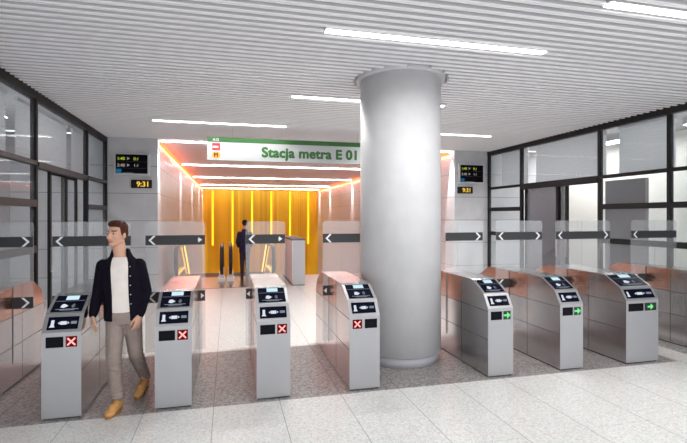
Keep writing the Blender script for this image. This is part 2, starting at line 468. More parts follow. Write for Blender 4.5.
def door(name, side, y0, y1, xo, pane, stile=.07):
    X = (XL if side < 0 else XR) + side*xo
    q = MB()
    q.box(X-.02, X+.02, y0, y0+stile, 0, 2.565); q.box(X-.02, X+.02, y1-stile, y1, 0, 2.565)
    q.box(X-.02, X+.02, y0+stile, y1-stile, 2.52, 2.565); q.box(X-.02, X+.02, y0+stile, y1-stile, 0, .09)
    d = q.build(name, M['black']); struct(d)
    MB().box(X-.006, X+.006, y0+stile, y1-stile, .09, 2.52).build('pane', pane, d)
    MB().box(X-.05 if side > 0 else X-.002, X+.002 if side > 0 else X+.05, y0+.02, y0+.045, .95, 1.35).build('pull_handle', M['steel'], d)
    return d
door('door_1', -1, 8.22, 9.05, .12, M['pane'])
door('door_2', -1, 9.02, 9.80, .18, M['pane'])
door('door_3', 1, 8.66, 9.83, .12, M['frosted'])
door('door_4', 1, 8.44, 8.76, .18, M['frosted'])

# rooms beyond the glass
struct(MB().box(-4.85, -4.65, 2.5, YB, 0, CEIL+.06).build('wall_shop_left', M['roomwall']))
struct(MB().box(-4.65, XL-.36, 2.5, 2.6, 0, CEIL+.06).build('wall_shop_left_front', M['roomwall']))
struct(MB().box(-3.60, -3.52, 7.55, 8.75, 0, 2.9).build('wall_shop_left_partition', M['midpanel']))
struct(MB().box(9.4, 9.6, 2.5, YB, 0, CEIL+.06).build('wall_shop_right', M['cream']))
struct(MB().box(XR+.36, 9.4, 2.5, 2.6, 0, CEIL+.06).build('wall_shop_right_front', M['roomwall']))
struct(MB().box(7.90, 7.98, 7.20, 8.18, 0, 2.60).build('wall_shop_right_partition', M['greypanel']))
# shop ceiling lamps, added to light the rooms behind the glass
for i, (x, y) in enumerate([(-3.9, 6.0), (-3.9, 8.6), (8.5, 6.2), (8.7, 8.6), (8.7, 10.3)]):
    t = empty('hanging_lamp', (x, y, CEIL-.02))
    MB().box(-.17, .17, -.6, .6, -.03, .1095).build('lamp_housing', M['bezel'], t)
    MB().box(-.16, .16, -.58, .58, -.04, -.03).build('diffuser', M['shoplamp'], t)
    tag(t, ['short linear lamp behind the glass wall that stands beside the cut-off ticket gate',
            'short linear lamp on the ceiling behind the sliding glass doors near the walking man',
            'short linear lamp on the ceiling behind the glass wall, near the grey partition',
            'short linear lamp on the ceiling behind the smoked glass doors',
            'short linear lamp by the back wall behind the cream doorway'][i], 'lamp')

# ---------------------------------------------------------------- luminaires
LAMP_W = 36
LL = ['long white linear ceiling light cut off by the top right corner of the picture',
      'long white linear ceiling light crossing in front of the top of the column',
      'white linear ceiling light passing behind the top of the column',
      'white linear ceiling light above the left wall display, before the hall opening',
      'white linear ceiling light above the clock on the wall beside the column']
for i, (a, b, y) in enumerate(LAMPS):
    lamp('AREA', 'down_light', ((a+b)/2, y, CEIL-.012), LAMP_W*(.3 if y < 2.5 else .6 if y < 3.5 else .33 if y < 5 and y > 4 else .42 if y > 9 and a < 0 else 1.6), (1, .985, .97), shape='RECTANGLE', size=b-a-.02, size_y=.08, spread=math.radians(155))
    t = empty('ceiling_light', ((a+b)/2, y, CEIL))
    h = (b-a)/2
    MB().box(-h, h, -.05, .05, 0, .06).build('housing', M['bezel'], t)
    MB().box(-h+.005, h-.005, -.042, .042, -.008, 0).build('diffuser', M['lamp'], t)
    tag(t, LL[i] if i < 5 else 'white linear ceiling light over the concourse, out of the picture', 'ceiling light', 'linear ceiling lights of the concourse')
HL = ['thin white light line across the hall ceiling at its mouth, first of five', 'second thin white light line across the hall ceiling, counted from its mouth',
      'third thin white light line across the hall ceiling, counted from its mouth', 'fourth thin white light line across the hall ceiling, counted from its mouth',
      'thin white light line across the hall ceiling right above the yellow wall']
HY = [11.55, 16.7, 21.9, 27.0, 30.3]
for i, y in enumerate(HY):
    t = empty('hall_ceiling_light', ((TL+TR)/2, y, CEIL+.0295)); h = (TR-TL)/2-.04
    MB().box(-h, h, -.07, .07, -.012, 0).build('housing', M['bezel'], t)
    MB().box(-h+.01, h-.01, -.022, .022, -.04, -.012).build('diffuser', M['lamp_in'], t)
    tag(t, HL[i], 'ceiling light', 'light lines of the hall ceiling')
for sx, nm in ((1, 'orange light strip along the top of the hall wall behind the displays'), (-1, 'orange light strip along the top of the hall wall behind the column')):
    x = TL+.012 if sx > 0 else TR-.012
    t = MB().box(x-.0115, x+.0115, YB+.3, YE-.05, CEIL-.06, CEIL+.028).build('ceiling_light_strip', M['orange'])
    tag(t, nm, 'light strip')
for x, sgn in ((TL, 1), (TR, -1)):
    for y in [11.5, 16.7, 21.9, 27.0, 30.3]:
        o = lamp('SPOT', 'wall_washer', (x+sgn*.08, y, CEIL-.03), 560, (1, .95, .95), spot_size=math.radians(32), spot_blend=.6, shadow_soft_size=.02)
        o.rotation_euler = (0, sgn*.05, 0)

for x, sgn in ((TL, 1), (TR, -1)):
    o = lamp('AREA', 'orange_wash', (x+sgn*.05, (YB+YE)/2, CEIL-.07), 60, (1, .17, .07), shape='RECTANGLE', size=.03, size_y=YE-YB-.6)
    o.rotation_euler = (0, sgn*.25, 0)

# yellow wall's light lines
for i in range(6):
    x = -.957+1.26*i
    t = MB().box(x-.045, x+.045, YE-.05, YE-.012, -.06, CEIL-.1).build('light_line', M['yellowled'])
    tag(t, ['yellow upright light line nearest the hall wall on the walking man\'s side', 'yellow upright light line just above the black handrails',
            'yellow upright light line rising over the suited man', 'yellow upright light line above the glass flap beside the suited man',
            'yellow upright light line over the pale parapet end', 'last yellow upright light line, on the column side'][i], 'light line', 'light lines on the yellow wall')

# ---------------------------------------------------------------- hanging sign
t = empty('direction_sign', (-.40, 9.46, 2.965))
W = 3.62; HH = .46
MB().box(0, W, 0, .10, 0, HH).build('panel', M['signwhite'], t)
MB().box(0, W, -.004, 0, HH-.095, HH).build('green_band', M['signgreen'], t)
for x in (.5, W-.5): MB().box(x-.004, x+.004, .046, .054, HH, CEIL+.02-2.965).build('hanger', M['bezel'], t)
T = Matrix.Translation
text_mesh('lettering', 'Stacja metra E 01', .275, M['signgreen'], t, T((1.07, -.004, .095)) @ FRONT @ Matrix.Scale(1.03, 4, (1,0,0)), bold=.013, space=1.03)
text_mesh('number', 'A12', .07, M['white'], t, T((.11, -.006, HH-.075)) @ FRONT, bold=.001)
q = MB().box(.10, .25, -.004, 0, .20, .34).build('red_emblem', M['signred'], t)
text_mesh('emblem_lettering', 'ztm', .07, M['white'], q, T((.108, -.006, .245)) @ FRONT, bold=.003)
e = MB(); e.prism([(.175+.08*math.cos(2*PI*k/28), 0, .105+.065*math.sin(2*PI*k/28)) for k in range(28)], (0, -.004, 0))
q = e.build('orange_emblem', M['signorange'], t)
text_mesh('emblem_lettering', 'M', .11, M['signdark'], q, T((.127, -.006, .067)) @ FRONT, bold=.006)
tag(t, 'white hanging sign with green top band reading Stacja metra E 01', 'sign')

# ---------------------------------------------------------------- wall displays and clocks
def display(x0, x1, z0, z1, label):
    t = empty('departure_sign', (x0, YB-.09, z0)); w, h = x1-x0, z1-z0  # a display mounted on the back wall
    MB().box(0, w, 0, .088, 0, h).build('casing', M['bezel'], t, bevel=.008)
    b = .045
    s = MB().box(b, w-b, -.006, 0, b, h-.03).build('screen', M['blackglass'], t)
    rows = [h-.16, h-.31]
    for i, z in enumerate(rows):
        mm = M['dispgreen'] if i == 0 else M['disppale']
        text_mesh('digits', '1:40' if i == 0 else '2:40', .095, mm, s, T((b+.03, -.008, z)) @ FRONT, bold=.002)
        MB().prism([(w*.36, -.007, z), (w*.36+.07, -.007, z+.035), (w*.36, -.007, z+.07), (w*.36+.02, -.007, z+.035)], (0, -.003, 0)).build('arrow', M['disppale'], s)
        text_mesh('digits', '0:1' if i == 0 else '1:1', .095, mm, s, T((w*.55, -.008, z)) @ FRONT, bold=.001)
        MB().box(b+.01, w-b-.01, -.008, -.006, z-.035, z-.03).build('rule', M['darkgrey'], s)
    MB().box(b+.01, b+.12, -.008, -.006, b+.005, b+.10).build('blue_block', M['dispblue'], s)
    MB().box(b+.15, w*.55, -.008, -.006, b+.005, b+.016).build('ticker_line', M['icondim'], s)
    return tag(t, label, 'display', 'departure displays')
display(-2.50, -1.74, 2.77, 3.28, 'black departure display on the grey wall above the walking man')
display(6.08, 6.86, 2.73, 3.27, 'black departure display on the grey wall between the column and the glass doors')
def clock(x0, x1, z0, z1, label):
    t = empty('digital_clock', (x0, YB-.06, z0)); w, h = x1-x0, z1-z0
    MB().box(0, w, 0, .06, 0, h).build('casing', M['black'], t, bevel=.006)
    text_mesh('digits', '9:31', h*.86, M['amber'], t, T((w*.58, -.004, h*.19)) @ FRONT, bold=.004, align='CENTER')
    return tag(t, label, 'clock', 'digital clocks')
clock(-2.14, -1.70, 2.49, 2.68, 'small black clock reading 9:31 below the display over the walking man')
clock(6.08, 6.52, 2.47, 2.65, 'small black clock reading 9:31 below the display beside the column')

# ---------------------------------------------------------------- ticket gates
GY = 4.66; GL = 1.90; FY = 1.02
PROF = [(0,.015),(0,.79),(.10,.945),(.335,1.072),(.42,1.085),(GL-.42,1.085),(GL-.335,1.072),(GL-.10,.945),(GL,.79),(GL,.015)]
def lay(mb, p0, ux, uy, un, pts, th, mi=0):
    """outline pts (a,b) on the plane p0 + a*ux + b*uy, thickness th along un"""
    mb.prism([p0 + ux*a + uy*b for a, b in pts], un*th, mi); return mb
def rect(a0, a1, b0, b1): return [(a0,b0),(a1,b0),(a1,b1),(a0,b1)]
def cross_pts(cx, cy, s, w):
    mbs = []
    for sg in (1, -1):
        d = Vector((1, sg)).normalized(); n = Vector((-d.y, d.x))
        c = Vector((cx, cy)); mbs.append([tuple(c-d*s-n*w), tuple(c+d*s-n*w), tuple(c+d*s+n*w), tuple(c-d*s+n*w)])
    return mbs
def chevron(x, z, s, d, th=.016):
    """open angle bracket pointing to d (+1 right, -1 left), tip at x"""
    return [(x, z), (x-d*s, z+s*1.0), (x-d*s+d*th*1.6*-1, z+s*1.0), (x-d*th*1.9, z), (x-d*s-d*th*1.6, z-s*1.0), (x-d*s, z-s*1.0)]
def chev(x, z, s, d, t):
    return [(x, z), (x-d*s, z+s), (x-d*(s+t), z+s), (x-d*t, z), (x-d*(s+t), z-s), (x-d*s, z-s)]

def gate(x0, w, el, er, state, label, flip=False, arrows=('big', 'big'), detail=True):
    t = empty('ticket_gate', (x0, GY, 0))
    b = MB(); b.prism([(0, y, z) for y, z in PROF], (w, 0, 0))
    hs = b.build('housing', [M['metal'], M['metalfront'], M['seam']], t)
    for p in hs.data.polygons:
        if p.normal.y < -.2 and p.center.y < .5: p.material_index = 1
    bm = bmesh.new(); bm.from_mesh(hs.data)
    q = MB(); q.bm.free(); q.bm = bm
    for sx in (-.0012, w-.0008):
        for z in (.757, .43):
            q.box(sx, sx+.002, .004, GL-.004, z-.003, z+.003, 2)
        for y in (.62, 1.26):
            q.box(sx, sx+.002, y-.003, y+.003, .03, 1.07, 2)
        q.box(sx, sx+.002, FY-.014, FY+.014, .25, 1.075, 2)
    bm.to_mesh(hs.data); bm.free()
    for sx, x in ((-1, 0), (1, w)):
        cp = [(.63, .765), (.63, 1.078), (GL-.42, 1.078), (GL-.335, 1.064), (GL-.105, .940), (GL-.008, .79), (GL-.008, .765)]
        MB().prism([(x-.0006 if sx < 0 else x-.0004, y, z) for y, z in cp], (.001, 0, 0)).build('rear_side_panel', M['copper'], t)  # thin orange-tinted sheet laid on the rear upper side
    MB().box(.012, w-.012, .015, GL-.015, 0, .02).build('plinth', M['plinth'], t)  # recessed base, coloured black as the shadow line at the floor
    U = Vector((1,0,0))
    # lower front: two indicators
    p0 = Vector((0, 0, 0)); V = Vector((0,0,1)); N = Vector((0,-1,0))
    iz0, iz1 = .655, .752
    a = (.035, w/2-.005+.02); c = (w/2+.035, w-.035)
    if flip: a, c = (w/2+.0, w-.03), (.035, w/2-.03)
    i1 = lay(MB(), p0, U, V, N, rect(a[0], a[1], iz0, iz1), .003).build('blank_indicator', M['blackglass'], t)
    if state != 'none':
        back = M['redback'] if state == 'red' else M['greenback']
        i2 = lay(MB(), p0, U, V, N, rect(c[0], c[1], iz0, iz1), .003).build('status_indicator', back, t)
        cx, cz = (c[0]+c[1])/2, (iz0+iz1)/2
        mb = MB(); p1 = p0+N*.0032
        if state == 'red':
            for pts in cross_pts(cx, cz, .046, .0075): lay(mb, p1, U, V, N, pts, .001)
            mb.build('red_cross', M['redled'], i2)
        else:
            lay(mb, p1, U, V, N, [(cx-.045, cz-.011), (cx, cz-.011), (cx, cz-.04), (cx+.045, cz), (cx, cz+.04), (cx, cz+.011), (cx-.045, cz+.011)], .001)
            mb.build('green_arrow', M['greenled'], i2)
    # middle leaning panel with ticket pictograms
    A = Vector((0, 0, .79)); B = Vector((0, .10, .945)); V = (B-A).normalized(); N = U.cross(V).normalized(); ln = (B-A).length
    if N.y > 0: N = -N
    g0, g1 = .028, .15
    pn = lay(MB(), A, U, V, N, rect(.035, w-.035, g0, g1), .003).build('pictogram_panel', M['navy'], t)
    mb = MB(); p1 = A+N*.0034; zc = (g0+g1)/2
    lay(mb, p1, U, V, N, [(.052, zc-.038), (.098, zc-.038), (.088, zc-.018), (.088, zc+.03), (.062, zc+.03), (.062, zc-.018)], .001)
    sc = (w-.07)/.26
    lay(mb, p1, U, V, N, [(.035+.085*sc, zc), (.035+.10*sc, zc+.012), (.035+.10*sc, zc-.012)], .001)
    lay(mb, p1, U, V, N, rect(.035+.105*sc, .035+.160*sc, zc-.016, zc+.016), .001)
    lay(mb, p1, U, V, N, [(.035+.182*sc, zc), (.035+.167*sc, zc+.012), (.035+.167*sc, zc-.012)], .001)
    mb.build('pictogram', M['iconlit'], pn)
    lay(MB(), p1, U, V, N, rect(.035+.195*sc, .035+.245*sc, zc-.012, zc+.014), .001).build('pictogram', M['icondim'], pn)
    # sloping reader
    A = Vector((0, .10, .945)); B = Vector((0, .335, 1.072)); V = (B-A).normalized(); N = U.cross(V).normalized(); ln = (B-A).length
    if N.z < 0: N = -N
    rd = lay(MB(), A, U, V, N, rect(.030, w-.030, .022, ln-.006), .004).build('card_reader', M['navy'], t)
    p1 = A+N*.0044
    lay(MB(), p1, U, V, N, rect(w*.36, w*.70, ln-.075, ln-.018), .001).build('screen', M['screen'], rd)
    lay(MB(), p1, U, V, N, rect(w*.36, w*.70, ln-.018, ln-.010), .001).build('screen_header', M['screentop'], rd)
    lay(MB(), p1, U, V, N, rect(.034, w-.034, ln-.094, ln-.090), .001).build('rule', M['icondim'], rd)
    lay(MB(), p1, U, V, N, [(w*.30, .085), (w*.40, .072), (w*.50, .10), (w*.40, .13), (w*.33, .125)], .001).build('card_pictogram', M['iconlit'], rd)
    mb = MB()
    for r in (.018, .028, .038):
        arc = [(w*.56+r*math.cos(th), .10+r*math.sin(th)) for th in [(-.9+1.8*k/8) for k in range(9)]]
        arc2 = [(w*.56+(r-.005)*math.cos(th), .10+(r-.005)*math.sin(th)) for th in [(-.9+1.8*k/8) for k in range(9)]]
        for k in range(8): lay(mb, p1, U, V, N, [arc[k], arc[k+1], arc2[k+1], arc2[k]], .001)
    mb.build('wave_pictogram', M['icondim'], rd)
    mb = MB(); lay(mb, p1, U, V, N, rect(w*.20, w*.80, .050, .058), .001); lay(mb, p1, U, V, N, rect(w*.32, w*.70, .036, .044), .001)
    mb.build('text_line', M['icondim'], rd)
    # glass flaps, one to each side
    zt, zb = 1.785, .27
    for sd, ext, ar in ((-1, el, arrows[0]), (1, er, arrows[1])):
        xo = (-ext) if sd < 0 else (w+ext); xi = w/2
        r = .045
        cs = [(xo-sd*r + sd*r*math.cos(th), zt-r+r*math.sin(th)) for th in [PI/2*k/5 for k in range(6)]]
        cb = [(xo-sd*.02 + sd*.02*math.cos(th), zb+.02-.02*math.sin(th)) for th in [PI/2*k/3 for k in range(4)]]
        xg = 0 if sd < 0 else w
        out = cs + [(xi, zt), (xi, 1.085), (xg, 1.085), (xg, zb)] + cb[::-1]
        g = MB(); g.prism([(a, FY-.006, z) for a, z in out], (0, .012, 0))
        fl = g.build('glass_flap', M['flap'], t)
        zc, hb = 1.568, .056
        bb = MB(); xe = xo - sd*.004
        bb.box(min(xe, xi), max(xe, xi), FY-.0085, FY+.0085, zc-hb, zc+hb)
        bd = bb.build('arrow_band', M['flapband'], fl)
        mk = MB()
        tip = xo - sd*.035
        if ar == 'big': pts = chev(tip, zc, .052, sd, .028)
        elif ar == 'small': pts = [(tip, zc), (tip-sd*.045, zc+.032), (tip-sd*.045, zc+.008), (tip-sd*.055, zc), (tip-sd*.045, zc-.008), (tip-sd*.045, zc-.032)]
        else: pts = None
        if pts:
            mk.prism([(a, FY-.010, z) for a, z in pts], (0, .001, 0)); mk.build('chevron', M['white'], bd)
        if ext > .03:
            zl, hl = .905, .062
            lb = MB(); lb.box(min(xe, xg), max(xe, xg), FY-.0085, FY+.0085, zl-hl, zl+hl)
            l2 = lb.build('arrow_band', M['flapband'], fl)
            if ext > .15: pts = chev(tip, zl, .055, sd, .028)
            else: pts = [(xo-sd*.012, zl), (xo-sd*.05, zl+.032), (xo-sd*.05, zl-.032)]
            mk = MB(); mk.prism([(a, FY-.010, z) for a, z in pts], (0, .001, 0)); mk.build('chevron', M['white'], l2)
    return tag(t, label, 'ticket gate', 'row of ticket gates')

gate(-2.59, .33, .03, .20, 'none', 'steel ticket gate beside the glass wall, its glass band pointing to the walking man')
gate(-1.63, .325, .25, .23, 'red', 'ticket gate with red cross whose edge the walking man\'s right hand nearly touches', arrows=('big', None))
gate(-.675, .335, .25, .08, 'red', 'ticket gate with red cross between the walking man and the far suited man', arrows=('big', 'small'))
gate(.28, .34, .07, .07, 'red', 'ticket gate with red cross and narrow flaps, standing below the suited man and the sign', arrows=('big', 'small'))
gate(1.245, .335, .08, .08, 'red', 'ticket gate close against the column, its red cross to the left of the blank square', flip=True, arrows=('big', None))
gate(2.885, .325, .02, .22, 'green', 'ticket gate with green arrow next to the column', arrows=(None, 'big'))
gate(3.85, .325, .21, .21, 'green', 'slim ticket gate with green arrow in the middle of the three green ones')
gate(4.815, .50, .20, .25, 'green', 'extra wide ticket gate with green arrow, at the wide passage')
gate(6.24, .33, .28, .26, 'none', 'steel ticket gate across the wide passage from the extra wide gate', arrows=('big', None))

# ---------------------------------------------------------------- escalators and parapet
def escalator(xa, xb, label, blab):
    t = empty('escalator', ((xa+xb)/2, 12.1, 0)); h = (xb-xa)/2
    MB().box(-h-.125, h+.12, 0, 2.15, 0.0, .012).build('landing_plate', M['plate'], t)
    st = MB(); y = 2.15; z = 0
    for i in range(11):
        st.box(-h+.1, h-.1, y, y+.42, z-.35, z-.01 if i else .005); y += .4; z -= (.0 if i < 2 else .22)
    st.build('steps', M['seam'], t)
    y1 = 3.1; yn = 1.15; sl = math.tan(math.radians(30)); yl = 6.6
    for sx in (-1, 1):
        x = sx*h
        # balustrade outline with its rounded newel end
        cz, r = .57, .36
        arc = [(yn+.36-r*math.cos(th)*1.0, cz+r*math.sin(th)) for th in [-PI/2+PI*k/14 for k in range(15)]]
        arc = [(yn+r-r*math.cos(th), cz+r*math.sin(th)) for th in [(-PI/2)+PI*k/14 for k in range(15)]]
        top = [(y1, cz+r), (yl, cz+r-(yl-y1)*sl)]
        bot = [(yl, cz-r-(yl-y1)*sl), (y1, cz-r)]
        g = MB(); g.prism([(x-.006, a, b) for a, b in arc+top+bot], (.012, 0, 0))
        bl = g.build('balustrade', M['balu'], t)
        path = [(x, yn+.5, cz-r-.03)]+[(x, yn+r-(r+.03)*math.cos(th), cz+(r+.03)*math.sin(th)) for th in [(-PI/2)+PI*k/14 for k in range(15)]] + [(x, y1, cz+r+.03), (x, yl, cz+r+.03-(yl-y1)*sl)]
        MB().tube(path, .05, 10).build('handrail', M['rubber'], t)
        k = MB(); k.prism([(x-.07, a, b) for a, b in [(yn+.15, 0), (yn+.15, .17), (yn+.3, .22), (y1, .22), (yl, .22-(yl-y1)*sl), (yl, -.4-(yl-y1)*sl), (y1+.2, -.3), (y1, 0)]], (.14, 0, 0))
        k.build('skirt', M['steel'], t)
        MB().box(x-.10, x+.10, yn-.05, yn+.55, .012, .10).build('newel_base', M['white'], t)
        MB().tube([(x-sx*.05, yn+.25, .24), (x-sx*.05, y1, .24), (x-sx*.05, yl, .24-(yl-y1)*sl)], .012, 6).build('skirt_light', M['amberled'], t)
        MB().tube([(x-sx*.05, y1+.05, cz+r-.04), (x-sx*.05, yl, cz+r-.04-(yl-y1-.05)*sl)], .022, 6).build('rail_light', M['amberled'], t)
    return tag(t, label, 'escalator', 'escalators in the hall')
escalator(-1.38, -.17, 'empty escalator along the pale hall wall, amber light along its balustrade', None)
escalator(.08, 1.28, 'escalator the suited man is stepping onto', None)
t = empty('parapet', (1.67, 12.1, 0))
MB().box(0, .33, 0, 2.1, 0.02, 1.2).build('body', M['parapet'], t)
MB().box(-.02, .35, -.0, 2.1, 1.2, 1.235).build('coping', M['greypanel'], t)
MB().box(-.012, 0, .01, 2.09, .08, 1.18).build('cladding', M['parapetside'], t)  # thin sheet on one side, paler than the front
MB().box(-.01, .32, .01, 2.1, 0, .02).build('base', M['plinth'], t)
tag(t, 'pale box parapet with a dark coping beside the escalator in front of the yellow wall', 'parapet')
# stairs going down beside the parapet
s = MB()
for i in range(12): s.box(2.05, TR-.02, YF+.02+.3*i, YF+.32+.3*i, -2.2, -.17*(i+1))
struct(s.build('floor_stairs', M['band']))

# ---------------------------------------------------------------- people
def loft(mb, levels, n=40, gap=None, mi=0):
    """levels: (z, half width, half depth, cx, cy); gap = half angle left open at the front (facing -Y)"""
    rs = []
    for z, a, b, cx, cy in levels:
        ring = []
        for k in range(n):
            th = 2*PI*k/n
            c, s_ = math.cos(th), math.sin(th)
            e = .82
            ring.append((cx+a*math.copysign(abs(c)**e, c), cy+b*math.copysign(abs(s_)**e, s_), z))
        rs.append(ring)
    return mb.rings(rs, mi=mi)

def open_shell(mb, levels, gap, th, n=44):
    """coat body: ring of cloth open at the front, th thick"""
    outer, inner = [], []
    for z, a, b, cx, cy, gp in levels:
        o, i_ = [], []
        for k in range(n+1):
            t_ = -PI/2 + gp + (2*PI-2*gp)*k/n
            c, s_ = math.cos(t_), math.sin(t_); e = .82
            fx, fy = math.copysign(abs(c)**e, c), math.copysign(abs(s_)**e, s_)
            o.append((cx+a*fx, cy+b*fy, z)); i_.append((cx+(a-th)*fx, cy+(b-th)*fy, z))
        outer.append(o); inner.append(i_)
    rs = [o+i_[::-1] for o, i_ in zip(outer, inner)]
    return mb.rings(rs)

def hand(mb, wrist, d, n, f, L=.185, curl=.35):
    """wrist point, pointing d, palm facing n, thumb side f"""
    d, n, f = Vector(d).normalized(), Vector(n), Vector(f)
    n = (n-d*n.dot(d)).normalized(); f = (f-d*f.dot(d)-n*f.dot(n)).normalized()
    w = Vector(wrist); k = L/.185
    rot = Matrix((f, n, d)).transposed()
    mb.capsule(w-d*.05, w+d*.015, .027*k, .025*k)
    mb.ell(w+d*.055*k, (.040*k, .017*k, .056*k), rot)
    for i, (o, ln, r) in enumerate(((.030, .070, .0085), (.010, .078, .009), (-.011, .072, .0085), (-.030, .056, .0075))):
        b = w+d*.088*k+f*o*k; 
        c = curl*(.8+.15*i)
        p1 = b+(d*math.cos(c*.6)+n*math.sin(c*.6))*ln*.46*k + f*o*.12*k
        p2 = p1+(d*math.cos(c*1.7)+n*math.sin(c*1.7))*ln*.32*k
        p3 = p2+(d*math.cos(c*2.6)+n*math.sin(c*2.6))*ln*.22*k
        mb.capsule(b-d*.02*k, p1, r*1.1*k, r*k, 10, 3); mb.capsule(p1, p2, r*k, r*.92*k, 10, 3); mb.capsule(p2, p3, r*.92*k, r*.8*k, 10, 3)
    b = w+d*.022*k+f*.026*k
    p1 = b+(d*.75+f*.55+n*.25).normalized()*.042*k; p2 = p1+(d*.92+f*.18+n*.3).normalized()*.034*k; p3 = p2+(d*.95+n*.3).normalized()*.022*k
    mb.capsule(b-d*.008, p1, .0135*k, .011*k, 10, 3); mb.capsule(p1, p2, .011*k, .0098*k, 10, 3); mb.capsule(p2, p3, .0098*k, .008*k, 10, 3)

def person(name, loc, rz, P, mats, label, open_front=True):
    V = {k: Vector(v) for k, v in P.items() if isinstance(v, tuple)}
    hx, hz = V['head'].x, V['head'].z
    HR = Matrix.Rotation(P['yaw'], 3, 'Z') @ Matrix.Rotation(P.get('nod', 0), 3, 'X')
    hd = lambda p: V['head'] + HR @ Vector(p)
    he = lambda mb, c, r, mi=0: mb.ell(hd(c), r, HR, mi=mi)
    # -- body: one skin
    mb = MB()
    he(mb, (0, .012, .045), (.074, .094, .082)); he(mb, (0, -.030, -.012), (.064, .070, .088)); he(mb, (0, -.072, -.086), (.030, .028, .023))
    for sx in (-1, 1):
        mb.capsule(hd((sx*.053, -.005, -.055)), hd((sx*.014, -.074, -.092)), .020, .015)
        he(mb, (sx*.038, -.070, -.020), (.022, .022, .020))
        he(mb, (sx*.074, .008, -.005), (.010, .020, .032))
        he(mb, (sx*.010, -.112, -.030), (.009, .010, .008))
    he(mb, (0, -.078, .040), (.052, .022, .014))
    mb.capsule(hd((0, -.094, .024)), hd((0, -.117, -.024)), .009, .0125)
    he(mb, (0, -.094, -.056), (.024, .012, .007)); he(mb, (0, -.091, -.067), (.021, .011, .007))
    mb.capsule(V['neck'], hd((0, .012, -.055)), .067, .057)
    lv = P['torso']
    loft(mb, [(z, a-.035, b-.03, cx, cy) for z, a, b, cx, cy, g in lv[:-1]])
    for s_ in 'rl':
        mb.capsule(V[s_+'sh'], V[s_+'el'], .050, .040); mb.capsule(V[s_+'el'], V[s_+'wr'], .040, .028)
        mb.capsule(V['neck']-Vector((0, 0, .03)), V[s_+'sh'], .05, .05)
        mb.capsule(V[s_+'hip'], V[s_+'kn'], .080, .052); mb.capsule(V[s_+'kn'], V[s_+'an'], .050, .036)
        mb.capsule(V[s_+'hip'], (V['rhip']+V['lhip'])/2+Vector((0, 0, .16)), .085, .10)
        mb.capsule(V[s_+'an'], V[s_+'an']+Vector(P[s_+'toe']).normalized()*.05+Vector((0, 0, -.03)), .032, .024)
        hand(mb, V[s_+'wr'], P[s_+'hd'], P[s_+'pn'], P[s_+'th'])
    me = fused(mb, .0055, 3, .5)
    inv = HR.inverted()
    body = link(name, me, [mats['skin'], M['lips'], M['brow']], smooth=True)
    body.location = loc; body.rotation_euler = (0, 0, rz)
    for p in me.polygons:
        q = inv @ (p.center - V['head'])
        if q.y < -.06 and abs(q.x) < .024 and -.072 < q.z < -.050 and q.y < -.088: p.material_index = 1
        if q.y < -.06 and .014 < abs(q.x) < .052 and .036 < q.z < .047: p.material_index = 2
    for sx in (-1, 1):
        e = MB(); e.ell(hd((sx*.030, -.0795, .016)), (.0135, .0135, .0075), HR)
        eo = e.build('eye', M['eye'], body, smooth=True)
        MB().ell(hd((sx*.030, -.0905, .016)), (.0080, .004, .0075), HR).build('iris', M['iris'], eo, smooth=True)
    # -- hair
    mb = MB()
    he(mb, (0, .026, .072), (.081, .092, .072)); he(mb, (0, -.026, .108), (.070, .062, .038)); he(mb, (0, .060, .015), (.070, .052, .075))
    for sx in (-1, 1):
        he(mb, (sx*.064, .020, .050), (.018, .055, .055)); he(mb, (sx*.069, -.014, .022), (.008, .012, .030))
    he(mb, (.02, -.064, .110), (.046, .026, .022))
    link('hair', fused(mb, .005, 2), mats['hair'], body, smooth=True)
    # -- shirt
    mb = MB()
    loft(mb, [(z, a-.014, b-.012 + (.004 if open_front else -.004), cx, cy) for z, a, b, cx, cy, g in P['shirt']])
    link('t_shirt' if open_front else 'shirt', fused(mb, .008, 3), mats['shirt'], body, smooth=True)
    # -- jacket
    mb = MB()
    open_shell(mb, [(z, a, b, cx, cy, g) for z, a, b, cx, cy, g in lv], None, .022)
    for s_ in 'rl':
        mid = (V[s_+'sh']+V[s_+'el'])/2
        mb.capsule(V[s_+'sh'], V[s_+'el'], .068, .056)
        cuff = V[s_+'wr']+(V[s_+'el']-V[s_+'wr']).normalized()*.03
        mb.capsule(V[s_+'el'], cuff, .056, .045)
        mb.capsule(cuff, V[s_+'wr']+(V[s_+'wr']-V[s_+'el']).normalized()*-.012, .045, .040)
    # soft folds at the elbows
    for s_ in 'rl':
        for f in (.15, .3):
            c = V[s_+'el'].lerp(V[s_+'wr'], f); mb.ell(c, (.057, .056, .014))
    jk = link('jacket', fused(mb, .007, 3), mats['jacket'], body, smooth=True)
    if open_front:
        for z in (1.36, 1.27, 1.18, 1.09, 1.0):
            lo = [q for q in lv if q[0] <= z][-1]; hi = [q for q in lv if q[0] > z][0]
            f = (z-lo[0])/(hi[0]-lo[0]); a, b, cx, cy, g = [lo[i]+(hi[i]-lo[i])*f for i in range(1, 6)]
            t_ = -PI/2+g+.10; c, s2 = math.cos(t_), math.sin(t_)
            x, y = cx+a*abs(c)**.82, cy-b*abs(s2)**.82
            MB().ell((x, y-.002, z), (.006, .004, .006), seg=10, nr=6).build('button', M['steel'], jk, smooth=True)
    # -- trousers
    mb = MB()
    loft(mb, P['hips'])
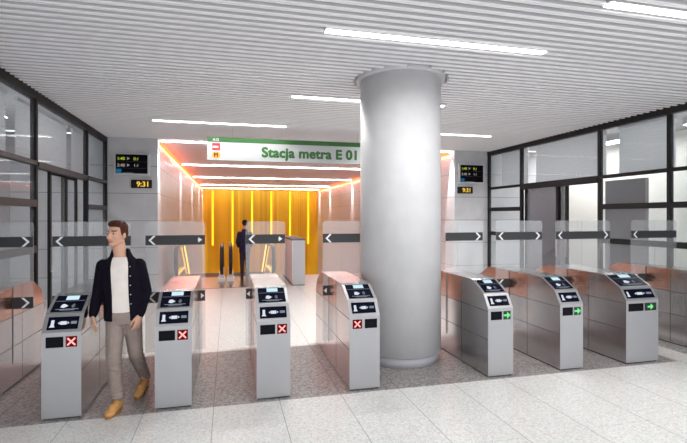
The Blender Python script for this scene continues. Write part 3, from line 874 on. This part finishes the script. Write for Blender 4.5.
    for s_ in 'rl':
        mb.capsule(V[s_+'hip'], V[s_+'kn'], .093, .069)
        an = V[s_+'an']+Vector((0, 0, .035))
        mb.capsule(V[s_+'kn'], an, .069, .053)
        for f, dx in ((-.10, .5), (.08, -.5), (.22, .6)):
            c = V[s_+'kn'].lerp(an, f) if f > 0 else V[s_+'kn'].lerp(V[s_+'hip'], -f)
            mb.ell(c, (.078, .078, .013), Matrix.Rotation(.25*dx, 3, 'Y'))
        for f in (.80, .90, .99):
            mb.ell(V[s_+'kn'].lerp(an, f), (.064, .065, .013))
    link('trousers', fused(mb, .007, 3), mats['trousers'], body, smooth=True)
    # -- shoes
    for s_ in 'rl':
        toe = Vector(P[s_+'toe']); yaw = math.atan2(toe.x, -toe.y)
        pitch = P.get(s_+'pitch', 0)
        R = Matrix.Rotation(yaw, 3, 'Z') @ Matrix.Rotation(pitch, 3, 'X')
        base = Vector((V[s_+'an'].x, V[s_+'an'].y, V[s_+'an'].z-.085))
        mb = MB(); tr = lambda p: base + R @ Vector(p)
        for c, r in (((0, -.155, .036), (.046, .068, .034)), ((0, -.085, .050), (.046, .085, .046)), ((0, .0, .052), (.042, .062, .050)), ((0, -.04, .072), (.038, .06, .042))):
            mb.ell(tr(c), r, R)
        mb.capsule(tr((0, .012, .06)), tr((0, .016, .118)), .044, .047)
        sme = fused(mb, .006, 3)
        for v in sme.vertices:
            q = R.inverted() @ (v.co-base)
            if q.z < .016: q.z = .016; v.co = base + R @ q
        sh = link('shoe', sme, mats['shoe'], body, smooth=True)
        pts = [(.047*math.sin(th)*(1 if math.cos(th) > 0 else .92), -.075-.152*math.cos(th) if math.cos(th) > 0 else -.075-.142*math.cos(th)) for th in [2*PI*k/32 for k in range(32)]]
        if s_+'pitch' in P:
            lc = MB()
            for k in range(4):
                yy, zz = -.050-.018*k, .122-.0105*k
                lc.tube([tr((-.022, yy, zz-.010)), tr((0, yy-.003, zz)), tr((.022, yy, zz-.010))], .005, 6)
            lc.build('laces', mats['sole'], sh, smooth=True)
        s2 = MB(); s2.prism([tr((a, b, 0)) for a, b in pts], R @ Vector((0, 0, .02))); s2.build('sole', mats['sole'], sh)
    return tag(body, label, 'person')

#        z,   half width, half depth, cx, cy, open half angle
torso = [(.835, .176, .126, -.030, .0, .42), (.95, .174, .122, -.034, .0, .40), (1.08, .174, .118, -.040, .0, .38), (1.24, .186, .122, -.046, .0, .36),
         (1.34, .184, .116, -.050, .005, .38), (1.40, .158, .100, -.053, .012, .44), (1.450, .108, .084, -.056, .018, .60), (1.495, .088, .080, -.060, .022, .85), (1.526, .079, .072, -.063, .028, 1.0)]
P = dict(head=(-.086, -.015, 1.664), yaw=-math.radians(27), neck=(-.060, .012, 1.43),
         rsh=(-.215, .01, 1.362), rel=(-.268, .035, 1.095), rwr=(-.298, -.03, .890), rhd=(.03, -.14, -1), rpn=(1, .25, 0), rth=(.1, -1, 0),
         lsh=(.107, .01, 1.362), lel=(.168, .035, 1.100), lwr=(.130, -.06, .880), lhd=(-.22, -.25, -1), lpn=(-.8, .6, 0), lth=(-.5, -1, 0),
         rhip=(-.100, 0, .845), rkn=(-.098, -.115, .475), ran=(-.055, -.14, .085), lhip=(.045, 0, .845), lkn=(.072, .045, .47), lan=(.118, .285, .125),
         rtoe=(-.20, -1, 0), ltoe=(-.22, -1, 0), rpitch=0, lpitch=.20, torso=torso,
         shirt=[(.850, .166, .120, -.03, 0, 0)] + [(z, a, b, cx, cy, 0) for z, a, b, cx, cy, g in torso[1:-2]],
         hips=[(.80, .155, .110, -.028, 0), (.88, .166, .118, -.03, 0), (.96, .158, .108, -.034, 0), (1.0, .153, .104, -.035, 0)])
person('person', (-.965, 4.90, 0), 0, P,
       dict(skin=M['skin'], hair=M['hair'], shirt=M['tee'], jacket=M['jacket'], trousers=M['chinos'], shoe=M['tan'], sole=M['sole']),
       'person in dark jacket, white t-shirt and tan boots walking out between two gates')
t2 = [(z, a*.98, b, 0, .0, .05) for z, a, b, cx, cy, g in torso]
t2[0] = (.80, .18, .13, 0, 0, .05)
P2 = dict(P, head=(0, -.03, 1.675), yaw=0, nod=.15, neck=(0, 0, 1.44), rsh=(-.165, 0, 1.385), rel=(-.225, -.01, 1.11), rwr=(-.185, -.17, .96), rhd=(.2, -.7, -.6),
          lsh=(.165, 0, 1.385), lel=(.225, -.01, 1.11), lwr=(.185, -.17, .96), lhd=(-.2, -.7, -.6), rpn=(1, 0, 0), lpn=(-1, 0, 0), rth=(0, -1, .5), lth=(0, -1, .5),
          rhip=(-.075, 0, .845), rkn=(-.075, -.03, .47), ran=(-.075, .0, .085), lhip=(.075, 0, .845), lkn=(.08, -.08, .47), lan=(.08, -.12, .085),
          rtoe=(-.1, -1, 0), ltoe=(.1, -1, 0), lpitch=0, torso=t2, hips=[(.80, .155, .110, 0, 0), (.88, .166, .118, 0, 0), (.96, .158, .108, 0, 0)], shirt=[(z, a-.02, b-.01, 0, 0, 0) for z, a, b, cx, cy, g in t2[1:-1]])
person('person', (.49, 13.95, .013), PI, P2,
       dict(skin=M['skin'], hair=M['darkhair'], shirt=M['white'], jacket=M['suit'], trousers=M['suit_trousers'], shoe=M['shoeblack'], sole=M['shoeblack']),
       'person in a dark blue suit seen from behind at the top of the escalator', open_front=False).scale = (.95, .95, .95)

# ---------------------------------------------------------------- world, camera, view
w = bpy.data.worlds.new('World'); S.world = w; w.use_nodes = True
bg = w.node_tree.nodes['Background']; bg.inputs[0].default_value = (.93, .95, 1, 1); bg.inputs[1].default_value = 1.25

cam = bpy.data.cameras.new('camera'); co = bpy.data.objects.new('camera', cam); C.objects.link(co)
cam.sensor_width = 36; cam.lens = 36*457/687; cam.clip_end = 200; cam.clip_start = .05
cam.shift_y = (216-221.5)/687 * 1.0
co.location = (0, 0, 1.85); co.rotation_euler = (PI/2, 0, -math.atan2(.2453, .9694))
S.camera = co
S.view_settings.view_transform = 'Standard'; S.view_settings.look = 'None'; S.view_settings.gamma = 1; S.view_settings.use_curve_mapping = False
S.view_settings.exposure = .82
S.cycles.use_denoising = True
S.cycles.max_bounces = 12; S.cycles.transparent_max_bounces = 24; S.cycles.sample_clamp_indirect = 6
